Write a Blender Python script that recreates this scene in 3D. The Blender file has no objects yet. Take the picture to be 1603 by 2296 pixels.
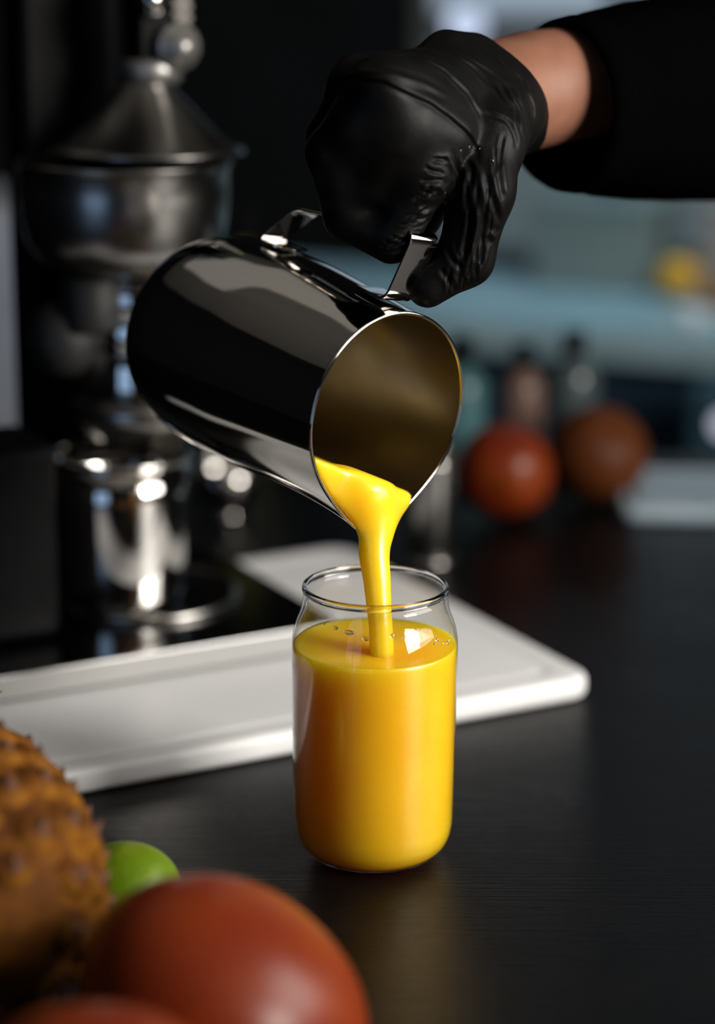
import bpy, bmesh, math, random
import numpy as np
from mathutils import Vector, Matrix
random.seed(7)
rng = np.random.default_rng(7)
SC = bpy.context.scene
COL = SC.collection
R = math.radians

# ------------------------------------------------------------------ camera, world, lights, exposure
cam_d = bpy.data.cameras.new('camera')
cam = bpy.data.objects.new('camera', cam_d); COL.objects.link(cam)
cam_d.sensor_fit = 'VERTICAL'; cam_d.sensor_height = 36.0; cam_d.sensor_width = 36.0
cam_d.lens = 4600.0 / 2296.0 * 36.0
cam_d.clip_start = .02; cam_d.clip_end = 50
cam_d.dof.use_dof = True; cam_d.dof.focus_distance = .887; cam_d.dof.aperture_fstop = 2.7
_p, _r = R(15), R(.5)
f_ = Vector((0, math.cos(_p), -math.sin(_p))); r0 = Vector((1, 0, 0)); u0 = Vector((0, math.sin(_p), math.cos(_p)))
r_ = r0*math.cos(_r) + u0*math.sin(_r); u_ = u0*math.cos(_r) - r0*math.sin(_r)
cam.matrix_world = Matrix((( r_.x, u_.x, -f_.x, 0), (r_.y, u_.y, -f_.y, 0), (r_.z, u_.z, -f_.z, .388), (0, 0, 0, 1)))
SC.camera = cam

W = bpy.data.worlds.new('world'); SC.world = W; W.use_nodes = True
W.node_tree.nodes['Background'].inputs[0].default_value = (.05, .07, .10, 1)
W.node_tree.nodes['Background'].inputs[1].default_value = .03

def area(name, loc, look, sx, sy, power, col, spread=180):
    d = bpy.data.lights.new(name, 'AREA'); d.shape = 'RECTANGLE'; d.size = sx; d.size_y = sy
    d.energy = power; d.color = col; d.spread = R(spread)
    o = bpy.data.objects.new(name, d); COL.objects.link(o); o.location = loc
    o.rotation_euler = (Vector(look) - Vector(loc)).to_track_quat('-Z', 'Y').to_euler()
    return o
# daylight outside the big window in the right wall (key), a bluish door light behind the camera, an added bluish fill above the back counter
area('panel_lamp_right', (.58, .74, .42), (.0, .95, .12), .46, .40, 5.5, (1.0, .955, .90))
area('daylight_right', (1.99, -.42, 1.02), (0, .5, .40), .95, .90, 84, (1.0, .95, .88))
area('daylight_front', (-1.35, -1.52, .35), (-.1, 1.0, .2), 1.1, 1.6, 6.0, (.42, .64, 1.0))
area('back_counter_fill', (.45, 2.35, 1.45), (.3, 2.4, 0), .5, .3, 1.7, (.55, .85, 1.0), 70)  # added to light the back counter bluish, no known lamp there
area('ceiling_reflection_fill', (-.75, 2.1, 1.72), (-.75, 2.1, 0), 1.1, .8, .5, (1.0, .93, .84))  # added warm panel standing in for a lit ceiling mirrored in the steel

SC.view_settings.view_transform = 'Standard'; SC.view_settings.look = 'None'
SC.view_settings.gamma = 1; SC.view_settings.use_curve_mapping = False
SC.view_settings.exposure = 0.0
cy = SC.cycles
cy.max_bounces = 10; cy.diffuse_bounces = 3; cy.glossy_bounces = 5; cy.transmission_bounces = 8; cy.transparent_max_bounces = 12
cy.caustics_reflective = False; cy.caustics_refractive = False; cy.sample_clamp_indirect = 4.0; cy.blur_glossy = .5
cy.use_denoising = True

# ------------------------------------------------------------------ materials
def mat(name, base, rough=.5, metal=0, **kw):
    m = bpy.data.materials.new(name); m.use_nodes = True
    b = m.node_tree.nodes['Principled BSDF']
    b.inputs['Base Color'].default_value = (*base, 1); b.inputs['Roughness'].default_value = rough
    b.inputs['Metallic'].default_value = metal
    for k, v in kw.items():
        b.inputs[k.replace('_', ' ')].default_value = v
    return m
def N(m, t, **kw):
    n = m.node_tree.nodes.new(t)
    for k, v in kw.items(): setattr(n, k, v)
    return n
def L(m, a, b): m.node_tree.links.new(a, b)
def P(m): return m.node_tree.nodes['Principled BSDF']
def coords(m, scale=(1, 1, 1), rot=(0, 0, 0)):
    tc = N(m, 'ShaderNodeTexCoord'); mp = N(m, 'ShaderNodeMapping')
    mp.inputs['Scale'].default_value = scale; mp.inputs['Rotation'].default_value = rot
    L(m, tc.outputs['Object'], mp.inputs[0]); return mp.outputs[0]
def noise(m, vec, scale, detail=4, rough=.55):
    n = N(m, 'ShaderNodeTexNoise'); n.inputs['Scale'].default_value = scale; n.inputs['Detail'].default_value = detail
    n.inputs['Roughness'].default_value = rough
    L(m, vec, n.inputs['Vector']); return n.outputs[0]
def ramp(m, fac, stops):
    n = N(m, 'ShaderNodeValToRGB'); L(m, fac, n.inputs[0]); e = n.color_ramp.elements
    while len(e) < len(stops): e.new(.5)
    for el, (p, c) in zip(e, stops):
        el.position = p; el.color = (*c, 1) if not isinstance(c, (int, float)) else (c, c, c, 1)
    return n.outputs[0]
def bump(m, h, strength, dist=.001):
    n = N(m, 'ShaderNodeBump'); n.inputs['Strength'].default_value = strength; n.inputs['Distance'].default_value = dist
    L(m, h, n.inputs['Height']); L(m, n.outputs[0], P(m).inputs['Normal']); return n
def mottled(m, scale, c1, c2, bmp=0, dist=.001):
    v = coords(m); h = noise(m, v, scale)
    L(m, ramp(m, h, [(.3, c1), (.7, c2)]), P(m).inputs['Base Color'])
    if bmp: bump(m, h, bmp, dist)
    return m

steel = mat('polished_steel', (.62, .60, .57), .07, 1)
v = coords(steel, (1, 1, 1)); h = noise(steel, coords(steel, (30, 400, 400)), 6, 3)
L(steel, ramp(steel, h, [(.35, .045), (.7, .10)]), P(steel).inputs['Roughness'])
brushed = mat('brushed_inner_steel', (.60, .57, .52), .27, 1)
bump(brushed, noise(brushed, coords(brushed, (400, 30, 400)), 8, 3), .05, .0003)
fv = coords(brushed); fs = N(brushed, 'ShaderNodeSeparateXYZ'); L(brushed, fv, fs.inputs[0])
fa = N(brushed, 'ShaderNodeMath', operation='MULTIPLY_ADD'); L(brushed, fs.outputs[1], fa.inputs[0]); fa.inputs[1].default_value = 7; L(brushed, noise(brushed, fv, 26, 4), fa.inputs[2])
fb = N(brushed, 'ShaderNodeMath', operation='MULTIPLY_ADD'); L(brushed, fs.outputs[0], fb.inputs[0]); fb.inputs[1].default_value = 6; L(brushed, fa.outputs[0], fb.inputs[2])
# a film of juice left on the upper inside, bare steel lower down
L(brushed, ramp(brushed, fb.outputs[0], [(.25, (.50, .48, .45)), (.42, (.42, .36, .26)), (.6, (.40, .29, .07))]), P(brushed).inputs['Base Color'])
worn_steel = mat('worn_steel', (.34, .33, .315), .26, 1)
bump(worn_steel, noise(worn_steel, coords(worn_steel), 60, 3), .04, .001)
satin_steel = mat('satin_steel', (.36, .35, .335), .42, .85)
dark_plate = mat('dark_steel_plate', (.22, .22, .22), .13, 1)
bump(dark_plate, noise(dark_plate, coords(dark_plate, (4, 300, 4)), 4, 3), .05, .0005)
plate_edge = mat('lit_tone_steel_edge', (.36, .355, .345), .5, .5)  # paler than the plate: light on its front face put into the colour
black_cast = mottled(mat('black_cast_iron', (.006, .006, .007), .55, 0, Specular_IOR_Level=.08), 60, (.0015, .0015, .0018), (.003, .003, .0034), .05)
black_rubber = mat('black_rubber', (.01, .01, .01), .6)

# counter: dark scuffed steel, near black, with fine directional scratches and dull patches
counter_m = mat('dark_scuffed_counter', (.018, .018, .019), .3, 0, Specular_IOR_Level=.17)
vec = coords(counter_m, (1, 1, 1), (0, 0, R(-28)))
mp2 = coords(counter_m, (3, 110, 1), (0, 0, R(-24)))
s1 = noise(counter_m, mp2, 6, 5, .7)
patch = noise(counter_m, vec, 14, 5, .65)
fine = noise(counter_m, vec, 420, 3, .6)
mx = N(counter_m, 'ShaderNodeMath', operation='MULTIPLY_ADD'); L(counter_m, patch, mx.inputs[0]); mx.inputs[1].default_value = .7; L(counter_m, s1, mx.inputs[2])
L(counter_m, ramp(counter_m, mx.outputs[0], [(.6, .22), (1.0, .38)]), P(counter_m).inputs['Roughness'])
L(counter_m, ramp(counter_m, patch, [(.3, (.0014, .0014, .0014)), (.62, (.0026, .0025, .0025)), (.8, (.0048, .0044, .0042))]), P(counter_m).inputs['Base Color'])
ad = N(counter_m, 'ShaderNodeMath', operation='MULTIPLY_ADD'); L(counter_m, fine, ad.inputs[0]); ad.inputs[1].default_value = .35; L(counter_m, s1, ad.inputs[2])
bump(counter_m, ad.outputs[0], .4, .0007)

board_m = mat('white_plastic_board', (.68, .68, .685), .5)
bump(board_m, noise(board_m, coords(board_m, (1, 6, 1)), 160, 3), .12, .0003)

juice_m = mat('mango_juice', (.92, .50, .012), .3, 0, Subsurface_Weight=.75, Subsurface_Scale=.045, Coat_Weight=.1, Coat_Roughness=.04, Coat_IOR=1.36)
P(juice_m).inputs['Subsurface Radius'].default_value = (1.0, .78, .2)
jv = coords(juice_m); jn = noise(juice_m, jv, 900, 2, .5); jc = noise(juice_m, jv, 40, 3)
L(juice_m, ramp(juice_m, jc, [(.3, (.93, .475, .008)), (.7, (.96, .53, .014))]), P(juice_m).inputs['Base Color'])
vo = N(juice_m, 'ShaderNodeTexVoronoi'); vo.inputs['Scale'].default_value = 520; L(juice_m, jv, vo.inputs['Vector'])
bump(juice_m, ramp(juice_m, vo.outputs['Distance'], [(.02, 0.), (.13, 1.)]), .10, .0002)

# thin wall glass: clear pane that mirrors more towards its edge, entering and leaving faces alike
def thin_glass(name, tint, ior=1.45, rough=.01):
    m = bpy.data.materials.new(name); m.use_nodes = True; nt = m.node_tree; nt.nodes.clear()
    out = nt.nodes.new('ShaderNodeOutputMaterial'); mix = nt.nodes.new('ShaderNodeMixShader')
    tr = nt.nodes.new('ShaderNodeBsdfTransparent'); tr.inputs[0].default_value = (*tint, 1)
    gl = nt.nodes.new('ShaderNodeBsdfGlossy'); gl.inputs['Roughness'].default_value = rough
    fr = nt.nodes.new('ShaderNodeFresnel'); ge = nt.nodes.new('ShaderNodeNewGeometry')
    mr = nt.nodes.new('ShaderNodeMapRange'); mr.inputs[3].default_value = ior; mr.inputs[4].default_value = 1/ior
    nt.links.new(ge.outputs['Backfacing'], mr.inputs[0]); nt.links.new(mr.outputs[0], fr.inputs[0])
    nt.links.new(fr.outputs[0], mix.inputs[0]); nt.links.new(tr.outputs[0], mix.inputs[1]); nt.links.new(gl.outputs[0], mix.inputs[2])
    nt.links.new(mix.outputs[0], out.inputs[0]); return m
jar_glass = thin_glass('thin_clear_glass', (.985, .99, .99))
rim_glass = mat('solid_clear_glass', (1, 1, 1), 0, 0, Transmission_Weight=1, IOR=1.48)

glove_m = mat('black_nitrile', (.0022, .0022, .0022), .5, 0, Specular_IOR_Level=.10)
gv = coords(glove_m); g1 = noise(glove_m, gv, 1500, 2, .5); g2 = noise(glove_m, gv, 240, 3)
gm = N(glove_m, 'ShaderNodeMath', operation='MULTIPLY_ADD'); L(glove_m, g2, gm.inputs[0]); gm.inputs[1].default_value = 1.2; L(glove_m, g1, gm.inputs[2])
bump(glove_m, gm.outputs[0], .22, .00035)
L(glove_m, ramp(glove_m, noise(glove_m, gv, 90, 4), [(.35, .42), (.65, .55)]), P(glove_m).inputs['Roughness'])
skin_m = mat('skin', (.50, .25, .165), .5, 0, Specular_IOR_Level=.2, Subsurface_Weight=.25, Subsurface_Scale=.004)
P(skin_m).inputs['Subsurface Radius'].default_value = (1, .35, .2)
kv = coords(skin_m)
L(skin_m, ramp(skin_m, noise(skin_m, kv, 70, 5), [(.3, (.165, .070, .042)), (.7, (.205, .093, .060))]), P(skin_m).inputs['Base Color'])
bump(skin_m, noise(skin_m, kv, 1600, 2), .12, .0003)
sleeve_m = mottled(mat('black_cotton', (.003, .003, .003), .95, 0, Specular_IOR_Level=.0), 900, (.0006, .0006, .0007), (.0011, .0011, .0012), .3, .0004)

tomato_m = mat('tomato_skin', (.42, .05, .012), .36, 0, Specular_IOR_Level=.28, Subsurface_Weight=.1, Subsurface_Scale=.006)
tv = coords(tomato_m)
L(tomato_m, ramp(tomato_m, noise(tomato_m, tv, 18, 4), [(.3, (.11, .010, .0025)), (.55, (.15, .020, .003)), (.8, (.20, .040, .005))]), P(tomato_m).inputs['Base Color'])
bump(tomato_m, noise(tomato_m, tv, 120, 3), .05, .0008)
orange_m = mottled(mat('orange_peel', (.2, .06, .01), .5, 0, Specular_IOR_Level=.15), 30, (.065, .016, .004), (.09, .024, .005))
lime_m = mat('lime_peel', (.15, .24, .01), .42, 0, Specular_IOR_Level=.2)
lv = coords(lime_m)
L(lime_m, ramp(lime_m, noise(lime_m, lv, 40, 4), [(.3, (.06, .12, .003)), (.6, (.10, .16, .004)), (.85, (.22, .22, .015))]), P(lime_m).inputs['Base Color'])
lvo = N(lime_m, 'ShaderNodeTexVoronoi'); lvo.inputs['Scale'].default_value = 380; L(lime_m, lv, lvo.inputs['Vector']); bump(lime_m, lvo.outputs['Distance'], .35, .0005)
lemon_m = mottled(mat('lemon_peel', (.75, .42, .02), .4), 60, (.70, .36, .012), (.82, .46, .03))
pine_m = mat('pineapple_rind', (.24, .10, .02), .7, 0, Specular_IOR_Level=.06)
pv = coords(pine_m)
L(pine_m, ramp(pine_m, noise(pine_m, pv, 38, 6, .65), [(.3, (.03, .010, .004)), (.5, (.10, .034, .005)), (.72, (.24, .098, .007))]), P(pine_m).inputs['Base Color'])
bump(pine_m, noise(pine_m, pv, 220, 4), .5, .0015)
bract_m = mottled(mat('dry_bract', (.12, .06, .035), .7, 0, Specular_IOR_Level=.2), 150, (.05, .02, .010), (.15, .075, .045), .3)
leaf_m = mottled(mat('pineapple_leaf', (.05, .09, .02), .5), 40, (.035, .07, .02), (.08, .12, .03))

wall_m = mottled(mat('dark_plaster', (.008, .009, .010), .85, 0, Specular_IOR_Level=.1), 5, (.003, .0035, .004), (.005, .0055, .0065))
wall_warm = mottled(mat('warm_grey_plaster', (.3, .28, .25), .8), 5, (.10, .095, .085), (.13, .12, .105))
ceil_m = mottled(mat('grey_ceiling', (.35, .33, .30), .85), 5, (.36, .33, .29), (.42, .39, .35))
floor_m = mottled(mat('dark_floor_tile', (.03, .03, .03), .4), 8, (.025, .025, .027), (.04, .04, .042))
frame_m = mat('dark_window_frame', (.03, .03, .032), .5)
teal_top = mottled(mat('teal_light_tone_steel', (.35, .5, .56), .35, .2), 12, (.30, .46, .53), (.38, .54, .60))  # teal of the blue window light is put into the steel's colour
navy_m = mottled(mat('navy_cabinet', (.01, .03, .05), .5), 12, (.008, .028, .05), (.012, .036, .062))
navy_light = mottled(mat('navy_trim', (.02, .06, .09), .45), 12, (.02, .055, .08), (.025, .07, .10))
grey_green = mottled(mat('grey_green_enamel', (.16, .22, .22), .5), 10, (.15, .21, .215), (.19, .25, .25))
pale_grey = mottled(mat('pale_grey_plastic', (.35, .33, .33), .5), 10, (.31, .30, .30), (.38, .36, .36))
card_m = mottled(mat('brown_cardboard', (.28, .13, .04), .8), 40, (.24, .11, .035), (.32, .15, .05))
white_cer = mat('white_ceramic', (.8, .82, .84), .15)
olive_glass = mat('olive_bottle_glass', (.09, .085, .008), .12)
label_m = mat('grey_label', (.28, .31, .33), .6)
teal_glass = mat('teal_bottle_glass', (.06, .15, .165), .2)
brown_glass = mat('brown_bottle_glass', (.16, .10, .08), .15)
smoke_glass = mat('smoky_bottle_glass', (.055, .075, .08), .12)
def emit(name, col, s):
    m = bpy.data.materials.new(name); m.use_nodes = True
    b = P(m); b.inputs['Base Color'].default_value = (.02, .02, .02, 1)
    b.inputs['Emission Color'].default_value = (*col, 1); b.inputs['Emission Strength'].default_value = s; return m
lamp_white = emit('lit_lamp_globe', (.62, .72, .95), 1.0)
sky_pane = emit('frosted_daylight_pane', (.30, .44, .50), .20)
sky_pane_clear = emit('clear_daylight_pane', (.36, .47, .58), .75)
button_white = emit('lit_button', (.8, .82, 1.0), .9)

# ------------------------------------------------------------------ mesh helpers
def link(name, me, m, parent=None, smooth=True):
    o = bpy.data.objects.new(name, me); COL.objects.link(o)
    if m is not None and not me.materials: me.materials.append(m)
    if smooth:
        for p in me.polygons: p.use_smooth = True
    if parent is not None: o.parent = parent
    return o
def tag(o, label, cat, group=None):
    o['label'] = label; o['category'] = cat
    if group: o['group'] = group
    return o
def struct(o): o['kind'] = 'structure'; return o
def empty(name, loc, label, cat, rz=0, group=None):
    o = bpy.data.objects.new(name, None); COL.objects.link(o); o.location = loc; o.rotation_euler = (0, 0, rz)
    o.empty_display_size = .01
    return tag(o, label, cat, group)
def from_np(name, V, F, m, parent=None, smooth=True):
    me = bpy.data.meshes.new(name); me.from_pydata([tuple(map(float, x)) for x in V], [], [tuple(map(int, q)) for q in F]); me.update()
    return link(name, me, m, parent, smooth)
def from_bm(name, bm, m, parent=None, smooth=True):
    me = bpy.data.meshes.new(name); bmesh.ops.recalc_face_normals(bm, faces=bm.faces[:]); bm.to_mesh(me); bm.free()
    return link(name, me, m, parent, smooth)
def lathe(name, prof, m, parent=None, seg=64, loc=(0, 0, 0), rot=None):
    """profile of (r, z); r = 0 ends become poles"""
    bm = bmesh.new(); rings = []
    for r, z in prof:
        if r < 1e-6: rings.append([bm.verts.new((0, 0, z))])
        else: rings.append([bm.verts.new((r*math.cos(2*math.pi*k/seg), r*math.sin(2*math.pi*k/seg), z)) for k in range(seg)])
    for A, B in zip(rings, rings[1:]):
        for k in range(seg):
            a, b = A[k % len(A)], A[(k+1) % len(A)]; c, d = B[(k+1) % len(B)], B[k % len(B)]
            fs = []
            for q in (a, b, c, d):
                if q not in fs: fs.append(q)
            if len(fs) > 2: bm.faces.new(fs)
    M = Matrix.Translation(loc)
    if rot is not None: M = M @ rot.to_4x4()
    bmesh.ops.transform(bm, matrix=M, verts=bm.verts[:])
    return from_bm(name, bm, m, parent)
def box(name, c, s, m, parent=None, bev=.002, rz=0, seg=2):
    bm = bmesh.new(); bmesh.ops.create_cube(bm, size=1)
    bmesh.ops.scale(bm, vec=s, verts=bm.verts[:])
    if bev: bmesh.ops.bevel(bm, geom=bm.edges[:], offset=bev, segments=seg, affect='EDGES', profile=.5)
    bmesh.ops.transform(bm, matrix=Matrix.Translation(c) @ Matrix.Rotation(rz, 4, 'Z'), verts=bm.verts[:])
    o = from_bm(name, bm, m, parent, smooth=False)
    if bev:
        for p in o.data.polygons: p.use_smooth = True
        o.modifiers.new('wn', 'WEIGHTED_NORMAL')
    return o
def tube(name, pts, radii, m, parent=None, seg=20, caps=True, close=False):
    """round tube through pts with a radius for each"""
    pts = [Vector(p) for p in pts]; n = len(pts); bm = bmesh.new(); rings = []; ref = None
    for i, p in enumerate(pts):
        t = (pts[min(i+1, n-1)] - pts[max(i-1, 0)]).normalized()
        if ref is None: ref = t.orthogonal().normalized()
        ref = (ref - t*ref.dot(t)).normalized(); b = t.cross(ref)
        rings.append([bm.verts.new(p + radii[i]*(math.cos(2*math.pi*k/seg)*ref + math.sin(2*math.pi*k/seg)*b)) for k in range(seg)])
    for A, B in zip(rings, rings[1:]):
        for k in range(seg): bm.faces.new((A[k], A[(k+1) % seg], B[(k+1) % seg], B[k]))
    if caps: bm.faces.new(rings[0][::-1]); bm.faces.new(rings[-1])
    return from_bm(name, bm, m, parent)
def catmull(pts, per=8):
    P_ = [np.array(p, float) for p in pts]; P_ = [2*P_[0]-P_[1]] + P_ + [2*P_[-1]-P_[-2]]; out = []
    for i in range(1, len(P_)-2):
        for k in range(per):
            t = k/per; a, b, c, d = P_[i-1:i+3]
            out.append(.5*((2*b)+(c-a)*t+(2*a-5*b+4*c-d)*t*t+(3*b-a-3*c+d)*t**3))
    out.append(P_[-2]); return np.array(out)

def surface_nets(fn, lo, hi, h):
    """smooth closed surface of fn < 0 on a grid of step h"""
    ax = [np.arange(lo[i], hi[i]+h, h, dtype=np.float32) for i in range(3)]
    X, Y, Z = np.meshgrid(*ax, indexing='ij'); v = fn(X, Y, Z).astype(np.float32)
    nx, ny, nz = v.shape; s = v < 0
    cs = np.zeros((nx-1, ny-1, nz-1), np.int8); off = [(i, j, k) for i in (0, 1) for j in (0, 1) for k in (0, 1)]
    for i, j, k in off: cs += s[i:nx-1+i, j:ny-1+j, k:nz-1+k]
    act = (cs > 0) & (cs < 8); idx = np.argwhere(act); ids = -np.ones(act.shape, np.int64); ids[act] = np.arange(len(idx))
    acc = np.zeros((len(idx), 3)); cnt = np.zeros(len(idx))
    for o in off:
        for d in range(3):
            if o[d] == 0:
                q = list(o); q[d] = 1
                a = v[idx[:, 0]+o[0], idx[:, 1]+o[1], idx[:, 2]+o[2]]; b = v[idx[:, 0]+q[0], idx[:, 1]+q[1], idx[:, 2]+q[2]]
                c = (a < 0) != (b < 0); t = np.where(c, a/np.where(c, a-b, 1), 0)
                pt = np.array(o, float)[None].repeat(len(idx), 0); pt[:, d] += t
                acc[c] += pt[c]; cnt[c] += 1
    V = (acc/cnt[:, None]+idx)*h+np.array([a[0] for a in ax])
    F = []
    for d in range(3):
        e1_, e2_ = (d+1) % 3, (d+2) % 3
        sl = [slice(None)]*3; sl2 = [slice(None)]*3; sl[d] = slice(0, -1); sl2[d] = slice(1, None)
        A = s[tuple(sl)]; B = s[tuple(sl2)]; E_ = np.argwhere(A != B)
        E_ = E_[(E_[:, e1_] > 0) & (E_[:, e2_] > 0) & (E_[:, e1_] < v.shape[e1_]-1) & (E_[:, e2_] < v.shape[e2_]-1)]
        def g(da, db):
            q = E_.copy(); q[:, e1_] += da; q[:, e2_] += db; return ids[q[:, 0], q[:, 1], q[:, 2]]
        Q = np.stack([g(-1, -1), g(0, -1), g(0, 0), g(-1, 0)], 1)
        fl = ~A[E_[:, 0], E_[:, 1], E_[:, 2]]; Q[fl] = Q[fl][:, ::-1]; F.append(Q)
    return V, np.concatenate(F)
def smooth_np(V, F, n, w=.5):
    e = np.concatenate([F[:, [0, 1]], F[:, [1, 2]], F[:, [2, 3]], F[:, [3, 0]]]); e = np.concatenate([e, e[:, ::-1]])
    c = np.bincount(e[:, 0], minlength=len(V))[:, None]
    for _ in range(n):
        s = np.stack([np.bincount(e[:, 0], V[e[:, 1], k], len(V)) for k in range(3)], 1)/np.maximum(c, 1)
        V = V*(1-w)+s*w
    return V
def largest_piece(V, F):
    lab = np.arange(len(V))
    while True:
        m = lab[F].min(1); new = lab.copy()
        for k in range(4): np.minimum.at(new, F[:, k], m)
        new = new[new]
        if (new == lab).all(): break
        lab = new
    u, c = np.unique(lab, return_counts=True); keep = lab == u[c.argmax()]
    ids = np.cumsum(keep)-1; return V[keep], ids[F[keep[F].all(1)]]
def split_quads(V, F):
    """every quad into four"""
    e = np.concatenate([F[:, [0, 1]], F[:, [1, 2]], F[:, [2, 3]], F[:, [3, 0]]]); e.sort(1)
    u, inv = np.unique(e, axis=0, return_inverse=True); inv = inv.reshape(-1); n = len(F); m = len(V)
    E = [inv[k*n:(k+1)*n]+m for k in range(4)]; C = np.arange(n)+m+len(u)
    V2 = np.concatenate([V, (V[u[:, 0]]+V[u[:, 1]])/2, V[F].mean(1)])
    F2 = np.concatenate([np.stack([F[:, k], E[k], C, E[(k-1) % 4]], 1) for k in range(4)])
    return V2, F2
def normals_np(V, F):
    n = np.cross(V[F[:, 2]]-V[F[:, 0]], V[F[:, 3]]-V[F[:, 1]]); out = np.zeros_like(V)
    for k in range(4):
        for d in range(3): out[:, d] += np.bincount(F[:, k], n[:, d], len(V))
    return out/np.maximum(np.linalg.norm(out, axis=1, keepdims=True), 1e-12)
def cone_sdf(p, a, b, ra, rb):
    """tapered capsule"""
    a = np.asarray(a, np.float32); ba = np.asarray(b, np.float32)-a; l2 = float(ba@ba)
    t = ((p[0]-a[0])*ba[0]+(p[1]-a[1])*ba[1]+(p[2]-a[2])*ba[2])/l2
    t = np.clip(t, 0, 1)
    return np.sqrt((p[0]-a[0]-t*ba[0])**2+(p[1]-a[1]-t*ba[1])**2+(p[2]-a[2]-t*ba[2])**2)-(ra+(rb-ra)*t)
def smin(a, b, k):
    h_ = np.clip(.5+.5*(b-a)/k, 0, 1); return b+(a-b)*h_-k*h_*(1-h_)
def smax(a, b, k): return -smin(-a, -b, k)

# ------------------------------------------------------------------ the room
ZF = -.92
RX0, RX1, RY0, RY1, RZ = -2.2, 1.9, -1.4, 3.0, 1.75
struct(box('floor', ((RX0+RX1)/2, (RY0+RY1)/2, ZF-.05), (RX1-RX0+.4, RY1-RY0+.4, .1), floor_m, bev=0))
struct(box('ceiling', ((RX0+RX1)/2, (RY0+RY1)/2, RZ+.05), (RX1-RX0+.4, RY1-RY0+.4, .1), ceil_m, bev=0))
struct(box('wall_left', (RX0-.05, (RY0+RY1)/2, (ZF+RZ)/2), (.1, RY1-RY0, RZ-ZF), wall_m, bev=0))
def wall_with_hole(name, axis, pos, a0, a1, h0, h1, z0, z1, m):
    """wall slab along one axis with a rectangular opening"""
    bm = bmesh.new()
    for (p0, p1, q0, q1) in ((a0, h0, ZF, RZ), (h1, a1, ZF, RZ), (h0, h1, ZF, z0), (h0, h1, z1, RZ)):
        c = ((p0+p1)/2, (q0+q1)/2); s = (p1-p0, q1-q0)
        M = Matrix.Translation((pos, c[0], c[1])) @ Matrix.Diagonal((.1, s[0], s[1], 1)) if axis == 'x' else Matrix.Translation((c[0], pos, c[1])) @ Matrix.Diagonal((s[0], .1, s[1], 1))
        bmesh.ops.create_cube(bm, size=1, matrix=M)
    return struct(from_bm(name, bm, m, smooth=False))
def window_frame(name, axis, pos, h0, h1, z0, z1, nv, nh):
    root = bpy.data.objects.new(name, None); COL.objects.link(root); root['kind'] = 'structure'
    def bar(nm, a0, a1, b0, b1):
        c = ((a0+a1)/2, (b0+b1)/2); s = (a1-a0, b1-b0)
        if axis == 'x': box(nm, (pos, c[0], c[1]), (.05, s[0], s[1]), frame_m, root, bev=.004)
        else: box(nm, (c[0], pos, c[1]), (s[0], .05, s[1]), frame_m, root, bev=.004)
    w = .03
    bar('frame', h0, h1, z0, z0+w); bar('frame', h0, h1, z1-w, z1); bar('frame', h0, h0+w, z0+w, z1-w); bar('frame', h1-w, h1, z0+w, z1-w)
    for i in range(1, nv): x = h0+(h1-h0)*i/nv; bar('mullion', x-w/2, x+w/2, z0+w, z1-w)
    for i in range(1, nh):
        z = z0+(z1-z0)*i/nh
        for k in range(nv):
            xa = h0+(h1-h0)*k/nv+(w if k == 0 else w/2); xb = h0+(h1-h0)*(k+1)/nv-(w if k == nv-1 else w/2)
            bar('transom', xa, xb, z-w/2, z+w/2)
    return root
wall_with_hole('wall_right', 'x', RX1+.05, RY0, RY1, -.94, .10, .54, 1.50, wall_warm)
window_frame('window_1', 'x', RX1+.02, -.94, .10, .54, 1.50, 1, 1)
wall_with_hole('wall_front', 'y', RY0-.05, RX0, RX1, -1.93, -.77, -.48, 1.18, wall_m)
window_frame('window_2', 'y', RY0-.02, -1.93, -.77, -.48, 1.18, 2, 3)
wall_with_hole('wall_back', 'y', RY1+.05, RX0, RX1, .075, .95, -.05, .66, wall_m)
w3 = window_frame('window_3', 'y', RY1+.02, .075, .95, -.05, .66, 3, 2)
box('pane', (.5125, RY1+.035, .125), (.86, .006, .34), sky_pane, w3, bev=0)
box('pane', (.5125, RY1+.035, .4775), (.86, .006, .355), sky_pane_clear, w3, bev=0)

w4 = window_frame('window_4', 'y', RY1-.03, 1.00, 1.55, .75, 1.40, 1, 1)
box('pane', (1.275, RY1-.03, 1.075), (.49, .006, .59), sky_pane_clear, w4, bev=0)

# ------------------------------------------------------------------ counters
ct = struct(box('steel_counter', (-.1, .99, -.02), (2.2, 1.30, .04), counter_m, bev=.004))
tag(ct, 'long near-black scuffed steel worktop under everything', 'counter'); ct['kind'] = 'thing'
cb = empty('counter_cabinet', (-.1, .99, ZF), 'dark cabinet base carrying the near-black worktop', 'cabinet')
box('body', (0, 0, .435), (2.1, 1.2, .87), navy_m, cb, bev=.004)
box('plinth', (0, -.58, .05), (2.08, .02, .08), black_rubber, cb, bev=.002)

bc = empty('back_counter', (.30, 2.42, 0), 'teal-lit steel counter across the back with navy front panels', 'counter', R(-22))
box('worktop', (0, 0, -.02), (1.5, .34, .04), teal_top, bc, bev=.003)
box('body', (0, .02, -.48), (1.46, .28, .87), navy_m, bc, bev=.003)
for i in range(6):
    xx = -.6+i*.24
    box('door_panel', (xx, -.128, -.46), (.21, .018, .76), navy_m, bc, bev=.004)
    box('handle', (xx+.075, -.145, -.25), (.022, .016, .30), navy_light, bc, bev=.004)

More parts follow.
